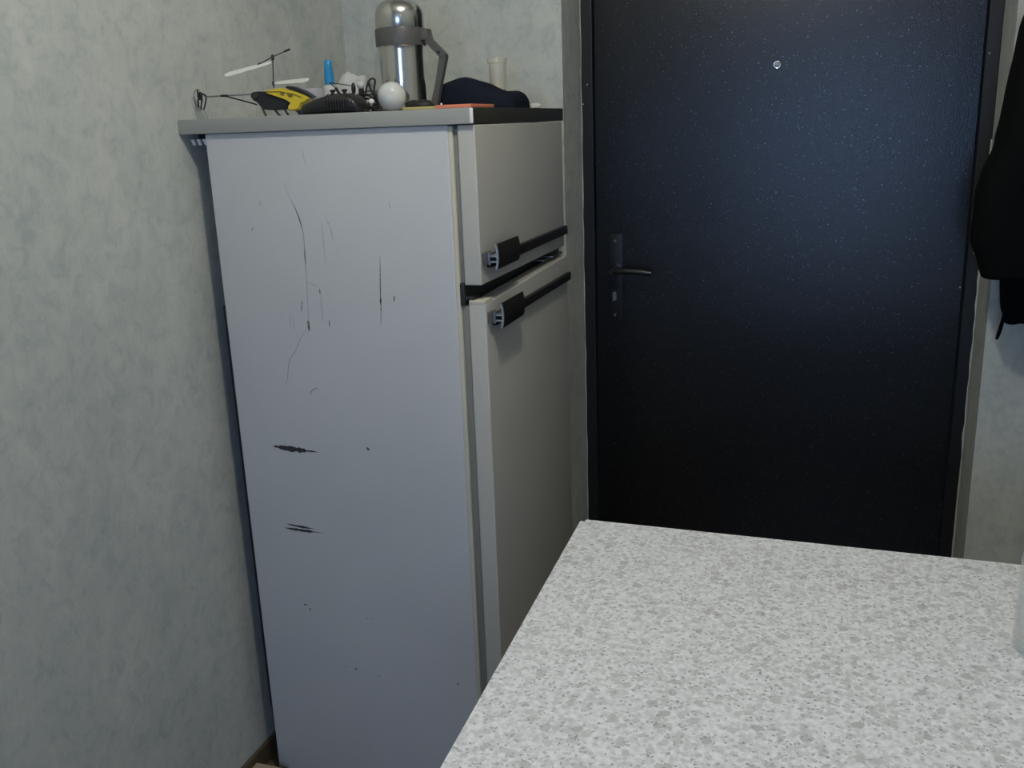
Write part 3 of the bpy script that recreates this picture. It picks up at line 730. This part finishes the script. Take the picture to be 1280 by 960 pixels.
# blue capped bottle
bb = empty('small_bottle', (-1.012, 1.85, ZT), 'small cloudy bottle with bright blue cap behind the remote control', 'bottle')
bm = bmesh.new(); add_lathe(bm, [(0, .0005), (.0150, .0005), (.0165, .003), (.0165, .050), (.013, .058), (.0085, .062), (.0085, .066), (0, .066)], (-1.012, 1.85, ZT), 28); new_obj('bottle_body', bm, M['cloudy'], bb, smooth=True)
bm = bmesh.new(); add_lathe(bm, [(0, .0625), (.0098, .0625), (.0100, .066), (.0098, .083), (.0085, .096), (.0080, .1085), (.0065, .111), (0, .111)], (-1.012, 1.85, ZT), 24); new_obj('cap', bm, M['blue_plastic'], bb, smooth=True)
# small carton
cb = empty('small_carton', (-1.03, 1.80, ZT), 'small pale lilac card box with navy end behind the helicopter nose', 'box')
box('box_body', -1.040, -1.010, 1.785, 1.815, ZT+.0003, ZT+.054, M['carton'], cb, .0006)
box('box_end', -1.0545, -1.0403, 1.785, 1.815, ZT+.0003, ZT+.054, M['carton_blue'], cb, .0006)
# crumpled white bag
def crump(d, p):
    k = 1+.18*noise.noise(d*2.3)+.10*noise.noise(d*6.0)+.05*noise.noise(d*14)
    p = Vector((p.x*k, p.y*k, p.z*k)); p.z = max(p.z, -.0245); return p
bm = bmesh.new(); add_blob(bm, (-1.000, 1.93, ZT+.025), (.058, .032, .058), 40, 24, crump)
tag(new_obj('plastic_bag', bm, M['bag'], smooth=True), 'crumpled white plastic bag heaped behind the cable tangle', 'bag')
bm = bmesh.new(); add_blob(bm, (-.648, 2.12, ZT+.006), (.014, .010, .007), 16, 8, lambda d, p: Vector((p.x, p.y, max(p.z, -.0058)))*(1+.3*noise.noise(d*4)))
for v in bm.verts: v.co.z = max(v.co.z, ZT+.0002)
tag(new_obj('paper_scrap', bm, M['paper'], smooth=True), 'tiny crumpled paper scrap right of the navy hat', 'paper')

# ------------------------------------------------------------------ table
A = Vector((-.3765, 1.4305)); ux = Vector((.646, -.0097)).normalized(); uy = Vector((.0163, -.6589)).normalized()
tw, tl = .86, 1.10
P4 = [A, A+ux*tw, A+ux*tw+uy*tl, A+uy*tl]
tb = empty('table', (float((P4[0].x+P4[2].x)/2), float((P4[0].y+P4[2].y)/2), 0), 'table with pale grey speckled laminate top in the foreground', 'table')
bm = bmesh.new(); add_prism(bm, [tuple(p) for p in P4], 'Z', .772, .800)
ve = [e for e in bm.edges if abs(e.verts[0].co.z-e.verts[1].co.z) > .01]
bmesh.ops.bevel(bm, geom=ve, offset=.008, segments=4, affect='EDGES')
te = [e for e in bm.edges if e.verts[0].co.z > .799 and e.verts[1].co.z > .799]
bmesh.ops.bevel(bm, geom=te, offset=.0012, segments=2, affect='EDGES')
new_obj('tabletop', bm, M['laminate'], tb, smooth=True)
C4 = sum(P4, Vector((0, 0)))/4
for p in P4:
    q = p+(C4-p).normalized()*.09
    bm = bmesh.new(); add_box(bm, q.x-.02, q.x+.02, q.y-.02, q.y+.02, .004, .772, .003); lg = new_obj('leg', bm, M['dull_steel'], tb, smooth=True)
    box('foot_cap', q.x-.022, q.x+.022, q.y-.022, q.y+.022, 0, .012, M['black_plastic'], lg, .002)
Q = [p+(C4-p).normalized()*.09 for p in P4]
for i in range(4):
    a, b_ = Q[i], Q[(i+1) % 4]; d = (b_-a).normalized(); n2 = Vector((-d.y, d.x))*.009
    a2, b2 = a+d*.021, b_-d*.021
    bm = bmesh.new(); add_prism(bm, [tuple(a2+n2), tuple(b2+n2), tuple(b2-n2), tuple(a2-n2)], 'Z', .722, .7715); new_obj('apron', bm, M['dull_steel'], tb)
# clear jar on the table at right edge
jr = empty('clear_jar', (.2825, 1.175, .8), 'clear plastic jar standing at the right edge of the speckled table', 'jar')
bm = bmesh.new(); R0 = .047
prof = [(0, .0012), (R0-.004, .0005), (R0, .004), (R0, .010), (R0-.0015, .013), (R0, .016), (R0-.0015, .019), (R0, .022), (R0, .116), (R0-.0015, .124), (R0-.006, .131), (R0-.013, .135), (R0-.013, .140),
        (R0-.015, .140), (R0-.015, .134), (R0-.007, .129), (R0-.0035, .123), (R0-.002, .116), (R0-.002, .006), (0, .004)]
add_lathe(bm, prof, (.2825, 1.175, .8), 48); new_obj('jar_body', bm, M['clear'], jr, smooth=True)

# pale board on the floor by the fridge
bm = bmesh.new(); add_box(bm, -1.2075, -1.13, 1.40, 1.592, .0005, .034, .001)
tag(new_obj('wooden_board', bm, M['wood']), 'pale wooden board lying on the floor against the fridge bottom', 'board')

# ------------------------------------------------------------------ clothes by the door
rk = empty('coat_rack', (.62, YB-.01, 1.88), 'dark wall rail with coat hooks above the hanging jackets', 'coat rack')
box('rail', .38, .90, YB-.022, YB-.001, 1.88, 1.93, M['baseboard'], rk, .004)
for x in (.46, .58, .72, .84):
    bm = bmesh.new(); add_tube(bm, smooth_pts([(x, YB-.020, 1.91), (x, YB-.05, 1.895), (x, YB-.062, 1.91), (x, YB-.06, 1.93)], 4), .0035, 8); new_obj('hook', bm, M['dull_steel'], rk, smooth=True)
def garment(left, right, zt, zb, y0, y1, fold, seed, thick=None, nu=64, nv=60, hem=0):
    """closed draped volume: left(z), right(z) outline, bulging towards -Y with vertical folds"""
    bm = bmesh.new(); rows = []
    for j in range(nv+1):
        t = j/nv; z = zt+(zb-zt)*t; xa, xb = left(z), right(z); row = []
        for i in range(nu):
            a = 2*math.pi*i/nu; cx_, sy = math.cos(a), math.sin(a)
            ex = math.copysign(abs(cx_)**.75, cx_); ey = math.copysign(abs(sy)**.75, sy)
            x = (xa+xb)/2+(xb-xa)/2*ex
            yc = (y0+y1)/2; y = yc+(y1-y0)/2*ey*(1 if thick is None else thick(t))
            f1 = noise.noise(Vector((x*11+seed, z*2.6, seed*.7)))*fold+noise.noise(Vector((x*28+seed, z*9, 3)))*fold*.4
            if ey < .3: y += f1
            x += noise.noise(Vector((z*13, seed, ex)))*fold*.35
            y = min(y, YB-.003)
            row.append(bm.verts.new((x, y, z+(hem*noise.noise(Vector((x*20, seed, 0))) if j == nv else 0))))
        rows.append(row)
    for A_, B_ in zip(rows, rows[1:]):
        for k in range(nu): bm.faces.new((A_[k], A_[(k+1) % nu], B_[(k+1) % nu], B_[k]))
    bm.faces.new(rows[0][::-1]); bm.faces.new(rows[-1]); bmesh.ops.recalc_face_normals(bm, faces=bm.faces[:]); return bm
def interp(tab):
    tab = sorted(tab)
    def f(z):
        if z <= tab[0][0]: return tab[0][1]
        for (z0, x0), (z1, x1) in zip(tab, tab[1:]):
            if z <= z1:
                t = (z-z0)/(z1-z0); t = t*t*(3-2*t)*.5+t*.5; return x0+(x1-x0)*t
        return tab[-1][1]
    return f
jk = empty('jacket', (.46, 2.22, 1.10), 'black jacket hanging beside the door, its sleeve bulging over the door frame', 'jacket')
sl_l = interp([(1.105, .296), (1.125, .288), (1.18, .271), (1.261, .2705), (1.32, .280), (1.37, .298), (1.42, .304), (1.5, .314), (1.5935, .326), (1.70, .355), (1.80, .42)])
sl_r = interp([(1.105, .405), (1.2, .43), (1.4, .44), (1.6, .47), (1.80, .50)])
new_obj('sleeve', garment(sl_l, sl_r, 1.80, 1.105, 2.07, 2.235, .014, 1.0, lambda t: .55+.5*math.sin(math.pi*min(1, t*.95+.02)), hem=.006), M['fabric'], jk, smooth='all')
bl = interp([(1.09, .39), (1.3, .385), (1.6, .40), (1.83, .47)]); br = interp([(1.09, .66), (1.5, .66), (1.7, .64), (1.83, .55)])
new_obj('torso', garment(bl, br, 1.83, 1.09, 2.09, 2.245, .014, 4.0, lambda t: .5+.5*min(1, t*3)), M['fabric'], jk, smooth='all')
j2 = empty('coat', (.55, 2.24, 1.0), 'longer dark navy coat behind the jacket, its hem and cord hanging lower', 'coat')
cl = interp([(.98, .372), (1.02, .358), (1.08, .353), (1.3, .36), (1.6, .40), (1.82, .50)]); cr = interp([(.98, .78), (1.4, .80), (1.7, .78), (1.82, .62)])
new_obj('coat_body', garment(cl, cr, 1.82, .985, 2.262, 2.318, .006, 8.0, lambda t: .7+.3*min(1, t*3), hem=.02), M['fabric2'], j2, smooth='all')
bm = bmesh.new()
add_tube(bm, smooth_pts([(.374, 2.262, 1.12), (.366, 2.25, 1.06), (.360, 2.25, 1.00), (.353, 2.255, .953), (.359, 2.255, .965), (.367, 2.255, 1.02), (.374, 2.262, 1.08)], 6), .0022, 7)
new_obj('hanging_cord', bm, M['fabric2'], j2, smooth=True)

# ------------------------------------------------------------------ lamps (out of frame)
def ceiling_lamp():
    x, y, z = LAMP_POS
    e = empty('ceiling_lamp', (x, y, ZC), 'hanging bare bulb ceiling lamp above the table, out of frame', 'ceiling lamp')
    bm = bmesh.new(); add_lathe(bm, [(0, ZC), (.045, ZC), (.04, ZC-.02), (.012, ZC-.03), (0, ZC-.03)], (x, y, 0), 24); new_obj('ceiling_rose', bm, M['white_plastic'], e, smooth=True)
    bm = bmesh.new(); add_tube(bm, [(x, y, ZC-.02), (x, y, z+.075)], .003, 8); add_lathe(bm, [(0, z+.08), (.018, z+.08), (.02, z+.045), (0, z+.045)], (x, y, 0), 20); new_obj('lamp_holder', bm, M['white_plastic'], e, smooth=True)
    bm = bmesh.new(); add_blob(bm, (x, y, z), (.045, .045, .045), 24, 14); new_obj('bulb', bm, emit('lamp_glow', LAMP_COL, LAMP_STRENGTH), e, smooth='all')
def sconce():
    x, y, z = SCONCE_POS
    e = empty('wall_lamp', (XR, y, z), 'small wall lamp on the right wall, out of frame', 'wall lamp')
    bm = bmesh.new(); add_lathe(bm, [(0, 0), (.05, 0), (.045, -.02), (.012, -.03), (.012, -(XR-x)+.05), (.02, -(XR-x)+.03), (0, -(XR-x)+.03)], (XR, y, z), 24, 'X'); new_obj('wall_mount', bm, M['white_plastic'], e, smooth=True)
    bm = bmesh.new(); add_blob(bm, (x, y, z), (.035, .035, .035), 24, 14); new_obj('bulb', bm, emit('sconce_glow', (1, .95, .86), SCONCE_STRENGTH), e, smooth='all')
ceiling_lamp(); sconce()
